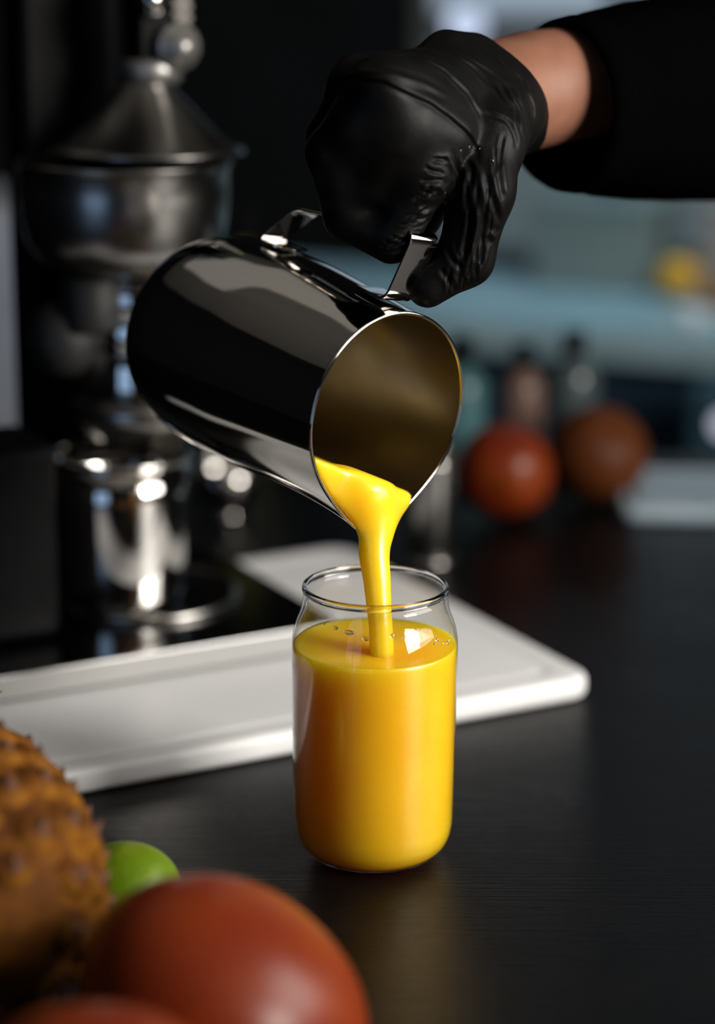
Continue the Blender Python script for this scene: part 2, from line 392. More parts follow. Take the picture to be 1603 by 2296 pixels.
# ------------------------------------------------------------------ cutting board (its front right corner and edge directions)
FR = np.array([.1312, 1.059]); BU = np.array([-.879, -.477]); BN = np.array([-.477, .879]); BA = math.atan2(-BU[1], -BU[0])
def onboard(u, n, z): q = FR+BU*u+BN*n; return (q[0], q[1], z)
def rounded_slab(name, w, d, t, rc, bev, m, groove=None, parent=None):
    bm = bmesh.new(); pts = []
    for cx, cy_, a0 in ((w/2-rc, d/2-rc, 0), (-w/2+rc, d/2-rc, 90), (-w/2+rc, -d/2+rc, 180), (w/2-rc, -d/2+rc, 270)):
        for k in range(9): a = R(a0+k*90/8); pts.append((cx+rc*math.cos(a), cy_+rc*math.sin(a)))
    def ring(ins, z):
        out = []
        for x, y in pts:
            out.append(bm.verts.new((x*(1-2*ins/w), y*(1-2*ins/d), z)))
        return out
    prof = [(bev, 0), (bev*.3, bev*.3), (0, bev), (0, t-bev), (bev*.3, t-bev*.3), (bev, t)]
    if groove: g0, gw, gd = groove; prof += [(g0, t), (g0+gw*.25, t-gd), (g0+gw*.75, t-gd), (g0+gw, t)]
    rings = [ring(*p) for p in prof]; n = len(pts)
    for A, B in zip(rings, rings[1:]):
        for k in range(n): bm.faces.new((A[k], A[(k+1) % n], B[(k+1) % n], B[k]))
    bm.faces.new(rings[0][::-1]); bm.faces.new(rings[-1])
    o = from_bm(name, bm, m, parent); o.modifiers.new('wn', 'WEIGHTED_NORMAL'); return o
BW, BD, BT = .46, .292, .0132
board = rounded_slab('cutting_board', BW, BD, BT, .014, .0035, board_m, groove=(.014, .008, .0016))
board.location = onboard(BW/2, BD/2, 0); board.rotation_euler = (0, 0, BA)
tag(board, 'thick white plastic cutting board lying flat under the juicer behind the jar', 'cutting board')

# ------------------------------------------------------------------ hand juicer on the board
JX, JY = -.122, 1.145
jr = empty('citrus_juicer', onboard(.103+.15, .103+.09, BT), 'tall steel and black lever juicer standing on the white board', 'juicer', BA)
def J(x, y, z):     # a world point in the juicer's own frame
    return tuple(jr_inv @ Vector((x, y, z)))
bpy.context.view_layer.update()
jr_inv = jr.matrix_world.inverted()
ZB = BT+.0022
base = rounded_slab('base_plate', .30, .18, .0148, .006, .002, dark_plate, parent=jr); base.location = (0, 0, .0012)
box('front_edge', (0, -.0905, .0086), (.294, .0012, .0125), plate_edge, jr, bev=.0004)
for sx in (-1, 1):
    for sy in (-1, 1): lathe('foot', [(0, 0), (.008, 0), (.008, .0012), (0, .0012)], black_rubber, jr, 16, (sx*.13, sy*.075, 0))
PT = BT+.016          # top of the base plate
jl = J(JX, JY, 0)
lathe('drip_ring', [(.050, 0), (.053, 0), (.0535, .003), (.0515, .0042), (.0495, .003), (.0495, 0), (.050, 0)], worn_steel, jr, 72, (jl[0], jl[1], .0160))
cl = J(-.186, 1.085, 0)
box('motor_block', (cl[0]-.012, cl[1], .0161+.055), (.052, .060, .11), black_cast, jr, bev=.008)
cl = (jl[0]-.02, .068)
box('column', (cl[0], cl[1], .0161+.21), (.06, .034, .42), black_cast, jr, bev=.006)
box('arm', ((cl[0]+jl[0])/2-.004, (cl[1]+jl[1])/2, .405), (.05, .115, .035), black_cast, jr, bev=.006)
lathe('collar', [(.030, .150), (.0385, .150), (.039, .152), (.039, .178), (.0385, .1785), (.0385, .180), (.039, .1805), (.039, .197), (.0385, .1975), (.0385, .199), (.039, .1995), (.0385, .2175), (.036, .219), (.030, .219)], steel, jr, 72, (jl[0], jl[1], -BT))
lathe('spout_cone', [(.0392, .151), (.0405, .150), (.040, .140), (.030, .129), (.012, .127), (.012, .126), (.031, .127), (.042, .139), (.0425, .152), (.0392, .151)], worn_steel, jr, 64, (jl[0], jl[1], -BT))
lathe('strainer_bowl', [(.018, .2200), (.036, .2222), (.047, .2285), (.0540, .2390), (.0568, .2520), (.0575, .2660), (.0575, .2775), (.0585, .2800), (.0592, .2812), (.0585, .2825), (.0566, .2812), (.0560, .2660), (.0552, .2525), (.0525, .2400), (.046, .2300), (.036, .2238), (.018, .2216), (.0, .2216), (.0, .2200), (.018, .2200)], worn_steel, jr, 72, (jl[0]-.012, jl[1]-.006, -BT))
lathe('press_bell', [(.0, .326), (.0125, .3255), (.015, .322), (.017, .319), (.046, .2895), (.0535, .2880), (.0545, .2865), (.0535, .2850), (.040, .2852), (.013, .312), (.0, .3125)], worn_steel, jr, 72, (jl[0]+.004, jl[1], -BT))
box('press_shaft', (jl[0]+.010, jl[1], .371-BT), (.027, .024, .094), black_cast, jr, bev=.002)
lathe('shaft_ring', [(.014, .323), (.0172, .325), (.0175, .3325), (.0155, .336), (.012, .336), (.012, .323)], satin_steel, jr, 40, (jl[0]+.008, jl[1], -BT))
rk = bmesh.new()
for k in range(12): bmesh.ops.create_cube(rk, size=1, matrix=Matrix.Translation((jl[0]+.0205, jl[1]-.0135, .352-BT+k*.006)) @ Matrix.Diagonal((.0095, .006, .0032, 1)))
bmesh.ops.create_cube(rk, size=1, matrix=Matrix.Translation((jl[0]+.0205, jl[1]-.0105, .386-BT)) @ Matrix.Diagonal((.0095, .004, .074, 1)))
from_bm('gear_rack', rk, mat('dull_rack_steel', (.14, .13, .12), .6, .5), jr, smooth=False)
yr = Matrix.Rotation(R(90), 3, 'X')
lathe('pivot_bolt', [(.0, .016), (.0045, .0155), (.0055, .0125), (.0085, .0118), (.0090, .0085), (.0118, .008), (.0128, .006), (.0128, .0), (.0, .0)], satin_steel, jr, 48, (jl[0]+.0165, jl[1]-.0121, .343-BT), yr)
lathe('top_plate', [(0, .0), (.009, .0), (.009, .016), (0, .016)], steel, jr, 4, (jl[0]+.002, jl[1]-.0150, .360-BT))
kn = lathe('knob', [(0, -.021), (.009, -.0195), (.017, -.012), (.0205, 0), (.017, .012), (.009, .0195), (0, .021)], black_rubber, jr, 40, J(-.163, 1.118, .186))
tube('knob_stem', [J(-.157, 1.125, .186), J(-.143, 1.138, .188)], [.007, .006], worn_steel, jr, 20)
# the black cap on the collar's left shoulder
lathe('collar_cap', [(0, .0), (.0155, .0), (.0165, .002), (.0165, .026), (.014, .029), (0, .029)], black_rubber, jr, 36, J(-.146, 1.112, .193))

cup = empty('steel_beaker', (-.1345, 1.128, PT+.0004), 'shiny steel beaker standing on the base plate below the juicer spout', 'beaker')
lathe('body', [(0, .0005), (.031, .0005), (.034, .003), (.0355, .010), (.0365, .030), (.0378, .066), (.0385, .088), (.0380, .088), (.0372, .066), (.0358, .030), (.034, .011), (.031, .0045), (0, .004)], steel, cup, 80)
lathe('rim', [(.0384, .0872), (.0396, .0878), (.0399, .0892), (.0392, .0904), (.0380, .0902), (.0376, .0890), (.0384, .0872)], steel, cup, 80)
sq = empty('squeezed_lime', (-.108, 1.112, .2050), 'olive green lime half perched by the juicer collar', 'fruit')
lathe('peel', [(0, 0), (.007, .0008), (.011, .004), (.0125, .009), (.0118, .0095), (.010, .005), (.006, .002), (0, .0015)], mottled(mat('olive_lime_peel', (.10, .10, .01), .5), 60, (.08, .085, .008), (.14, .13, .015)), sq, 36, (0, 0, 0), Matrix.Rotation(R(12), 3, 'Y'))
lathe('pulp', [(0, .0075), (.006, .0078), (.0110, .0078), (.0098, .0052), (.006, .0025), (0, .002)], mottled(mat('lime_pulp', (.2, .2, .04), .3), 90, (.16, .16, .03), (.24, .24, .06)), sq, 36, (0, 0, 0), Matrix.Rotation(R(12), 3, 'Y'))

bowl = empty('steel_bowl', (-.0945, 1.435, 0), 'small round shiny steel bowl on the dark worktop behind the juicer', 'bowl')
lathe('body', [(0, .002), (.010, .002), (.017, .006), (.023, .015), (.026, .027), (.0265, .038), (.0255, .038), (.025, .027), (.022, .0155), (.016, .0075), (0, .004)], steel, bowl, 64)
lathe('foot_ring', [(.011, .0), (.014, .0), (.0145, .0035), (.012, .0045), (.011, .0)], steel, bowl, 48)
lathe('rim', [(.0255, .0375), (.0275, .038), (.028, .0392), (.027, .0402), (.0255, .0398), (.0255, .0375)], steel, bowl, 64)

can = empty('steel_shaker', (.0487, 1.318, 0), 'slim upright steel shaker on the worktop between jar and red tomato', 'shaker')
lathe('body', [(0, .0), (.013, .0), (.0155, .002), (.0155, .070), (.0145, .074), (0, .074)], worn_steel, can, 48)
lathe('cap', [(.0145, .0735), (.0148, .077), (.0135, .090), (.008, .097), (0, .099)], worn_steel, can, 48)
lathe('base_ring', [(.0155, .0012), (.0175, .0015), (.018, .0045), (.0158, .006), (.0155, .0012)], worn_steel, can, 48)

# ------------------------------------------------------------------ fruit
def lobed(name, r, rz, lobes, depth, m, parent=None, seg=72, rings=40, tip=0, dimple=.25):
    V = []; F = []
    for i in range(rings+1):
        ph = math.pi*i/rings
        for k in range(seg):
            th = 2*math.pi*k/seg; s = math.sin(ph); c = math.cos(ph)
            rr = r*s**.92*(1+depth*math.cos(lobes*th+.6)*(.35+.65*abs(c)))*(1+.02*math.sin(2*th+1)*s)
            z = rz*c
            d = math.exp(-(s/.33)**2)
            z -= dimple*rz*d*(1 if c > 0 else .35)*(1 if c > 0 else -1)
            if tip and c > 0: z += tip*math.exp(-(s/.16)**2)
            if tip and c < 0: z -= tip*.6*math.exp(-(s/.2)**2)
            V.append((rr*math.cos(th), rr*math.sin(th), z))
    for i in range(rings):
        for k in range(seg):
            F.append((i*seg+k, (i+1)*seg+k, (i+1)*seg+(k+1) % seg, i*seg+(k+1) % seg))
    return from_np(name, V, F, m, parent)
calyx_m = mottled(mat('tomato_calyx', (.04, .09, .02), .6), 80, (.03, .07, .015), (.06, .11, .03))
def tomato(loc, r, rz, rot, label, m=tomato_m, group=None, lobes=5, depth=.022, name='tomato', dimple=.2):
    t = empty(name, loc, label, 'tomato', 0, group); t.rotation_euler = rot
    lobed('flesh', r, rz, lobes, depth, m, t, dimple=dimple)
    bm = bmesh.new()
    for k in range(6):
        a = 2*math.pi*k/6; M = Matrix.Rotation(a, 4, 'Z')
        vs = [bm.verts.new(M @ Vector(p)) for p in ((.002, -.0025, rz*(.985-dimple)), (.012, -.003, rz*.90), (.020, 0, rz*.93), (.012, .003, rz*.90), (.002, .0025, rz*(.985-dimple)), (.011, 0, rz*.915))]
        bm.faces.new((vs[0], vs[1], vs[5])); bm.faces.new((vs[1], vs[2], vs[5])); bm.faces.new((vs[2], vs[3], vs[5])); bm.faces.new((vs[3], vs[4], vs[5])); bm.faces.new((vs[4], vs[0], vs[5]))
    from_bm('calyx', bm, calyx_m, t)
    return t
tomato((-.0440, .6300, .0447), .0505, .0395, (0, R(211), 0), 'big glossy red-orange tomato at the bottom of the photo in front of the jar', lobes=4, depth=.02, dimple=.08)
tomato((-.0770, .5380, .0465), .0445, .0440, (R(95), R(5), R(-160)), 'dark tomato at the very bottom edge, nearest the camera', dimple=.1)
tomato((.105, 1.4312, .0358), .0350, .0330, (R(75), 0, R(160)), 'round red-orange tomato on the worktop behind the shaker, left of the dark orange')
og = lobed('orange', .0365, .0355, 3, .008, orange_m, dimple=.06); og.location = (.178, 1.484, .0368); og.rotation_euler = (R(40), R(20), 0)
tag(og, 'dim brownish orange on the worktop right of the red tomato', 'fruit')
lm = empty('lime', (-.0940, .7620, .0225), 'bright green lime tucked between the pineapple and the big tomato', 'lime'); lm.rotation_euler = (R(72), R(0), R(62))
lobed('peel', .0216, .0255, 4, .006, lime_m, lm, tip=.0035, dimple=.05)
lathe('stem_end', [(0, .0276), (.0018, .0274), (.0026, .0266), (.0024, .0256), (0, .0256)], bract_m, lm, 12, (0, 0, .0012))

# pineapple: rind body, every eye of it a piece with a dry bract
pine = empty('pineapple', (-.1540, .7180, .0570), 'brown and golden pineapple lying at the left edge beside the lime', 'pineapple')
pine.rotation_euler = (R(-90), 0, R(28))
PRX, PRZ = .0500, .0790
def pr(z): return PRX*max(0, 1-abs(z/PRZ)**2.6)**.5
prof = [(0, -PRZ)]+[(pr(z), z) for z in np.linspace(-PRZ*.995, PRZ*.995, 40)]+[(0, PRZ)]
lathe('rind', prof, pine_m, pine, 48)
def eye_mesh(k):
    bm = bmesh.new(); rr = random.Random(k); n = 6; o, mid, top = [], [], []
    for i in range(n):
        a = 2*math.pi*i/n+.52
        o.append(bm.verts.new((.0108*math.cos(a), .0092*math.sin(a), -.0018)))
        mid.append(bm.verts.new((.0086*math.cos(a)*(1+rr.uniform(-.08, .08)), .0073*math.sin(a)*(1+rr.uniform(-.08, .08)), .0024)))
        top.append(bm.verts.new((.0035*math.cos(a), .003*math.sin(a)+.0006, .0036)))
    for i in range(n):
        j = (i+1) % n; bm.faces.new((o[i], o[j], mid[j], mid[i])); bm.faces.new((mid[i], mid[j], top[j], top[i]))
    bm.faces.new(top)
    me = bpy.data.meshes.new('eye'); bm.to_mesh(me); bm.free(); me.materials.append(pine_m)
    for p in me.polygons: p.use_smooth = True
    return me
def bract_mesh(k):
    bm = bmesh.new(); rr = random.Random(k+50); w = .0042+rr.uniform(-.0006, .0006)
    rows = [(w*.9, 0, -.0045, .0008), (w*.75, 0, -.0020, .0032), (w*.42, 0, .0012, .0046), (0.0004, 0, .0042, .0050+rr.uniform(0, .0010))]
    Ls = [[bm.verts.new((-a, y-.0, z)), bm.verts.new((0, y, z+.0010)), bm.verts.new((a, y, z)), bm.verts.new((0, y, z-.0008))] for a, _, y, z in rows]
    for A, B in zip(Ls, Ls[1:]):
        for i in range(4): bm.faces.new((A[i], A[(i+1) % 4], B[(i+1) % 4], B[i]))
    bm.faces.new(Ls[0][::-1]); bm.faces.new(Ls[-1])
    me = bpy.data.meshes.new('bract'); bm.to_mesh(me); bm.free(); me.materials.append(bract_m)
    for p in me.polygons: p.use_smooth = True
    return me
eyes = [eye_mesh(k) for k in range(5)]; bracts = [bract_mesh(k) for k in range(5)]
zs = -PRZ*.93; row = 0
ne = 118
for i in range(ne):
    t = (i+.5)/ne; z = -PRZ*.93+2*PRZ*.93*t; a = i*2.399963
    r = pr(z); dz = (pr(z+.001)-pr(z-.001))/.002
    n = Vector((math.cos(a), math.sin(a), -dz)).normalized(); up = Vector((0, 0, 1)); x_ = up.cross(n).normalized(); y_ = n.cross(x_)
    M = Matrix((x_, y_, n)).transposed().to_4x4(); s = (.82+.18*(r/PRX))*random.uniform(.93, 1.05)
    M = Matrix.Translation((r*math.cos(a), r*math.sin(a), z)) @ M @ Matrix.Rotation(random.uniform(-.15, .15), 4, 'Z') @ Matrix.Diagonal((s, s, 1, 1))
    e = bpy.data.objects.new('eye', eyes[i % 5]); COL.objects.link(e); e.parent = pine; e.matrix_local = M
    b = bpy.data.objects.new('bract', bracts[(i*3) % 5]); COL.objects.link(b); b.parent = e
# crown at the far end, beyond the frame
for k in range(14):
    a = k*2.4; ln = .05+.03*random.random(); sp = .4+.5*(k/14)
    pts = [Vector((0.006*math.cos(a), .006*math.sin(a), PRZ-.004))]
    for q in (.35, .7, 1): pts.append(Vector((math.cos(a)*sp*ln*q**1.4, math.sin(a)*sp*ln*q**1.4, PRZ-.004+ln*(q-.25*q*q))))
    t_ = Vector((-math.sin(a), math.cos(a), 0)); bm = bmesh.new(); prev = None
    for p, w in zip(pts, (.007, .006, .004, .0005)):
        nrm = Vector((math.cos(a), math.sin(a), 0))
        cur = [bm.verts.new(p-t_*w), bm.verts.new(p-nrm*.0012), bm.verts.new(p+t_*w), bm.verts.new(p+nrm*.0006)]
        if prev:
            for i in range(4): bm.faces.new((prev[i], prev[(i+1) % 4], cur[(i+1) % 4], cur[i]))
        prev = cur
    from_bm('leaf', bm, leaf_m, pine)

# ------------------------------------------------------------------ glass jar and the juice in it
JC = (.0082, .8577, 0)
ZL = .0985
jar = empty('glass_jar', JC, 'clear can-shaped glass jar on the dark worktop filled with yellow juice', 'jar')
outer = [(0, .0006), (.020, .0004), (.0265, .0008), (.0305, .0026), (.0338, .0062), (.0354, .0108), (.0360, .0165), (.0362, .040), (.0364, .070), (.0366, .092), (.0366, .0975), (.0363, .1020), (.0355, .1062), (.0342, .1100), (.0330, .1130), (.0322, .1160), (.0319, .1190), (.0318, .1225)]
inner = [(.0303, .1225), (.0303, .1190), (.0307, .1160), (.0316, .1130), (.0329, .1100), (.0345, .1062), (.0356, .1020), (.0361, .0990), (.0363, .0965), (.0363, .092), (.0361, .070), (.0359, .040), (.0357, .0166), (.0351, .0110), (.03355, .0065), (.0303, .0030), (.0264, .0012), (.020, .0008), (0, .0010)]
lathe('glass_wall', outer+inner, jar_glass, jar, 128)
rimp = []
for k in range(17):
    a = 2*math.pi*k/16; rimp.append((.03105+.00125*math.cos(a), .1240+.00165*math.sin(a)))
lathe('rim', rimp, rim_glass, jar, 128)
drop_g = rim_glass
def droplet(px, pz, s, stretch=1.0):
    """water drop on the jar's inner neck at angle px, height pz"""
    bm = bmesh.new(); bmesh.ops.create_uvsphere(bm, u_segments=12, v_segments=8, radius=s)
    rr = np.interp(pz, [.098, .102, .1062, .110, .113, .116, .119, .1225], [.0366, .0363, .0355, .0342, .0330, .0322, .0319, .0318])
    bmesh.ops.transform(bm, matrix=Matrix.Rotation(px, 4, 'Z') @ Matrix.Translation((0, -rr, pz)) @ Matrix.Diagonal((stretch, .5, .8, 1)), verts=bm.verts[:])
    return from_bm('droplet', bm, drop_g, jar)
for a, z, s, st in ((-.55, .1145, .0010, 1.2), (-.36, .1135, .0014, 1.8), (-.13, .1115, .0011, 1.6), (.22, .1128, .0013, 1.0), (.36, .1120, .0007, 1.5), (.86, .1080, .0011, .9), (.98, .1056, .0007, 1), (1.06, .1048, .0010, .8), (1.12, .1055, .0007, 1), (.80, .1068, .0006, 1.4), (-.75, .1150, .0006, 1), (.6, .1140, .0006, 1)):
    droplet(a, z, s, st)
jui = lathe('mango_juice', [(0, .0011), (.020, .0009), (.0263, .0013), (.0302, .0031), (.03345, .0066), (.0350, .0111), (.0356, .0167), (.0358, .040), (.0360, .070), (.0362, .092), (.0362, .0965), (.03605, .0984), (.0356, .0988), (.0348, .0985), (.030, .0984), (.020, .0984), (.013, .09845), (.009, .0988), (.0070, .0991), (0, .0991)], juice_m, None, 128, JC)
tag(jui, 'thick yellow-orange juice filling the glass jar to its shoulder', 'juice')

# ------------------------------------------------------------------ milk pitcher, tilted
A_ = np.array([.63027, -.7666, -.1228]); A_ /= np.linalg.norm(A_)
C_ = np.array([.01288, .86981, .19922])
HD = np.array([.21094, .01686, .97735]); HD -= A_*(HD@A_); HD /= np.linalg.norm(HD)     # towards the handle
SD = np.cross(HD, A_)                                                                     # sideways
if SD[0] > 0: SD = -SD
PM = Matrix(((*[SD[0], HD[0], A_[0]], C_[0]), (*[SD[1], HD[1], A_[1]], C_[1]), (*[SD[2], HD[2], A_[2]], C_[2]), (0, 0, 0, 1)))
LEN = .1425
_rs = np.linspace(-.02, .16, 1801)
_rr = np.interp(_rs, [-.02, 0, .012, .035, .070, .100, .122, .1345, .1395, .1425, .16], [.0444, .0449, .0457, .0477, .0508, .0513, .0500, .0469, .0445, .0395, .0395])
_k = np.exp(-(np.arange(-120, 121)/60.)**2); _rsm = np.convolve(np.pad(_rr, 120, mode='edge'), _k/_k.sum(), 'valid')
_k2 = np.exp(-(np.arange(-20, 21)/9.)**2); _rs2 = np.convolve(np.pad(_rr, 20, mode='edge'), _k2/_k2.sum(), 'valid')
_rw = np.clip((_rs-.112)/.012, 0, 1); _rr = _rsm*(1-_rw)+_rs2*_rw
def rad(s):
    """outer radius along the axis: s = 0 mouth .. LEN base"""
    return np.interp(s, _rs, _rr)
def spout(th):
    d = np.angle(np.exp(1j*(th+np.pi/2))); return np.exp(-(np.abs(d)/.40)**1.7)
def lip_s(th):     # how far the rim reaches beyond the mouth plane
    return -.0449*(.045*np.cos(th)*-1+.0400*np.sin(th)) + .0062*spout(th)
def wall(s, th, inset=0.):
    r = rad(s)-inset; w = np.clip(1-s/.05, 0, 1)**1.6
    return r+.0086*spout(th)*w
pit = empty('milk_pitcher', (0, 0, 0), 'polished steel milk pitcher held tilted, pouring yellow juice into the jar', 'pitcher')
pit.matrix_world = PM
def pitcher_shell(inset, seg=144):
    V = []; sv = np.concatenate([np.linspace(0, .05, 14), np.linspace(.06, .12, 10), [.126, .130, .1335, .1365, .139, .141, LEN]])
    th = np.linspace(0, 2*np.pi, seg, endpoint=False)
    for i, s in enumerate(sv):
        w = max(0, 1-s/.05); z = -s+lip_s(th)*w
        r = wall(max(s, 0) if True else s, th, inset)
        if inset and s > LEN-.003: z = z+.0012
        V += [(r[k]*math.cos(th[k]), r[k]*math.sin(th[k]), z[k]) for k in range(seg)]
    return V, len(sv), seg
Vo, ns, sg = pitcher_shell(0); Vi, _, _ = pitcher_shell(.0010)
F = []
for i in range(ns-1):
    for k in range(sg): F.append((i*sg+k, i*sg+(k+1) % sg, (i+1)*sg+(k+1) % sg, (i+1)*sg+k))
Fo = [q[::-1] for q in F]
Fo.append(tuple((ns-1)*sg+k for k in range(sg)))
from_np('outer_wall', Vo, Fo, steel, pit)
Fi = list(F); Fi.append(tuple((ns-1)*sg+k for k in range(sg))[::-1])
from_np('inner_wall', Vi, Fi, brushed, pit)
# rolled rim bead following the lip
bm = bmesh.new(); rings = []
for k in range(sg):
    p = Vector(Vo[k]); q = Vector(Vi[k]); c = (p+q)/2; out = Vector((p.x, p.y, 0)).normalized()
    rings.append([bm.verts.new(c+out*.00085*math.cos(2*math.pi*j/10)+Vector((0, 0, .00085*math.sin(2*math.pi*j/10)+.0002))) for j in range(10)])
for k in range(sg):
    Aq, Bq = rings[k], rings[(k+1) % sg]
    for j in range(10): bm.faces.new((Aq[j], Aq[(j+1) % 10], Bq[(j+1) % 10], Bq[j]))
from_bm('rim', bm, steel, pit)
# handle: one flat steel band bent into a closed loop, its long foot welded on the body
def strap(name, path, width, thick, m, parent):
    """path of (h, z) in the handle plane"""
    pts = [Vector((0, h, z)) for h, z in path]; n = len(pts); bm = bmesh.new(); rings = []
    for i in range(n):
        t = (pts[min(i+1, n-1)]-pts[max(i-1, 0)]).normalized(); nr = Vector((0, -t.z, t.y))
        w, th = width/2, thick/2; c = th*.5
        prof = [(-w+c, -th), (w-c, -th), (w, -th+c), (w, th-c), (w-c, th), (-w+c, th), (-w, th-c), (-w, -th+c)]
        rings.append([bm.verts.new(pts[i]+Vector((a, 0, 0))+nr*b) for a, b in prof])
    for Aq, Bq in zip(rings, rings[1:]):
        for j in range(8): bm.faces.new((Aq[j], Aq[(j+1) % 8], Bq[(j+1) % 8], Bq[j]))
    bm.faces.new(rings[0][::-1]); bm.faces.new(rings[-1])
    o = from_bm(name, bm, m, parent); o.modifiers.new('wn', 'WEIGHTED_NORMAL').weight = 100; return o
def fillet(pts, r, n=7):
    out = [pts[0]]
    for a, b, c in zip(pts, pts[1:], pts[2:]):
        a, b, c = map(Vector, (a, b, c)); d1 = (a-b).normalized(); d2 = (c-b).normalized(); l = min(r, (a-b).length*.45, (c-b).length*.45)
        for k in range(n+1):
            t = k/n; out.append(tuple((b+d1*l)*(1-t)**2+b*2*t*(1-t)+(b+d2*l)*t*t))
    return out+[pts[-1]]
loop = [(rad(.030)+.0012, -.030), (rad(.010)+.0016, -.0105), (.0790, -.0015), (.0715, -.0830), (rad(.104)+.0012, -.1040), (rad(.085)+.0012, -.085)]
strap('handle', fillet(loop, .0055), .0155, .0014, steel, pit)

# ------------------------------------------------------------------ juice pouring over the spout
stream = [(.0010, .8690, .1685, .0145), (.0022, .8680, .1640, .0150), (.0044, .8662, .1566, .0122), (.0060, .8630, .1501, .0094), (.0070, .8608, .1466, .0079), (.0075, .8565, .1379, .0067), (.0087, .8525, .1292, .0061), (.0095, .8490, .1202, .0056), (.0104, .8460, .1110, .0053), (.0111, .8436, .0988, .0054)]
stp = catmull([s[:3] for s in stream[1:]], 5); strd = catmull([(s[3], 0, 0) for s in stream[1:]], 5)[:, 0]
PN = np.array([.0, .0, 1.0])
# liquid level inside the pitcher: plane through the two points where it meets the rim and one deeper in
q1 = np.array([-.0185, .8430, .1858]); q2 = np.array([.0224, .8834, .1600]); q3 = np.array([-.052, .952, .1725])
PN = np.cross(q2-q1, q3-q1); PN /= np.linalg.norm(PN)
if PN[2] < 0: PN = -PN
def juice_sdf(X, Y, Z):
    dx, dy, dz = X-C_[0], Y-C_[1], Z-C_[2]
    s = -(dx*A_[0]+dy*A_[1]+dz*A_[2]); a = dx*SD[0]+dy*SD[1]+dz*SD[2]; b = dx*HD[0]+dy*HD[1]+dz*HD[2]
    r = np.sqrt(a*a+b*b); th = np.arctan2(b, a)
    body = r-wall(np.clip(s, 0, .14), th, .0014)
    lip = -(s+lip_s(th)*.9)                       # stay behind the rim
    level = (X-q1[0])*PN[0]+(Y-q1[1])*PN[1]+(Z-q1[2])*PN[2]
    pool = smax(smax(smax(body, level, .002), lip, .002), s-.06, .004)
    d = pool
    st = np.full(X.shape, 1., np.float32)
    for i in range(len(stp)-1):
        st = np.minimum(st, cone_sdf((X, Y, Z), stp[i], stp[i+1], strd[i], strd[i+1]))
    st = smin(st, cone_sdf((X, Y, Z), (.0190, .8800, .1572), (.0082, .8660, .1495), .0038, .0060), .008)
    st = smin(st, cone_sdf((X, Y, Z), (-.0062, .8588, .1640), (.0034, .8640, .1512), .0028, .0056), .005)
    # over the lip the stream is a flat sheet: keep it on the inside of the wall while inside the mouth
    st = smax(st, level-.0008, .005)
    over = smin(d, st, .006)
    behind = -(s+lip_s(th)+.0012)              # negative behind the rim
    return smax(over, smin(body, -behind, .0004), .0012)     # behind the rim the juice stays within the wall
V, F = surface_nets(juice_sdf, (-.03, .825, .096), (.045, .915, .19), .0009)
V, F = largest_piece(V, F); V = smooth_np(V, F, 5)
pj = from_np('pouring_juice', V, F, juice_m)
tag(pj, 'yellow juice stream falling from the steel pitcher spout into the jar', 'juice')

# ------------------------------------------------------------------ gloved hand and forearm
G_ = C_-A_*.003+HD*.079; T_ = -A_
def grip(t, p, q): return G_+T_*t+SD*p+HD*q
FING = {
 'index': ([(.018, .0239, .0535), (.033, .0311, .0236), (.031, .0171, -.0012), (.0135, .0057, -.0079)], [.0140, .0118, .0106, .0088]),
 'middle': ([(.039, .0175, .0522), (.051, .0175, .0287), (.047, .0085, .0060), (.036, -.0010, -.0050)], [.0140, .0118, .0106, .0088]),
 'ring': ([(.057, .0041, .0479), (.066, .0020, .0299), (.062, -.0010, .0110), (.054, -.0100, .0010)], [.0135, .0112, .0102, .0085]),
 'little': ([(.073, -.0136, .0425), (.079, -.0122, .0291), (.076, -.0130, .0160), (.070, -.0200, .0070)], [.0125, .0100, .0090, .0078]),
}
THUMB = ([(.010, -.0330, .0420), (-.003, -.0235, .0215), (-.0020, -.0250, -.0080), (.0040, -.0125, -.0232)], [.0165, .0142, .0118, .0092])
WR = grip(.050, -.0825, .0625)
FD = np.array([.775, .62, .113]); FD /= np.linalg.norm(FD)
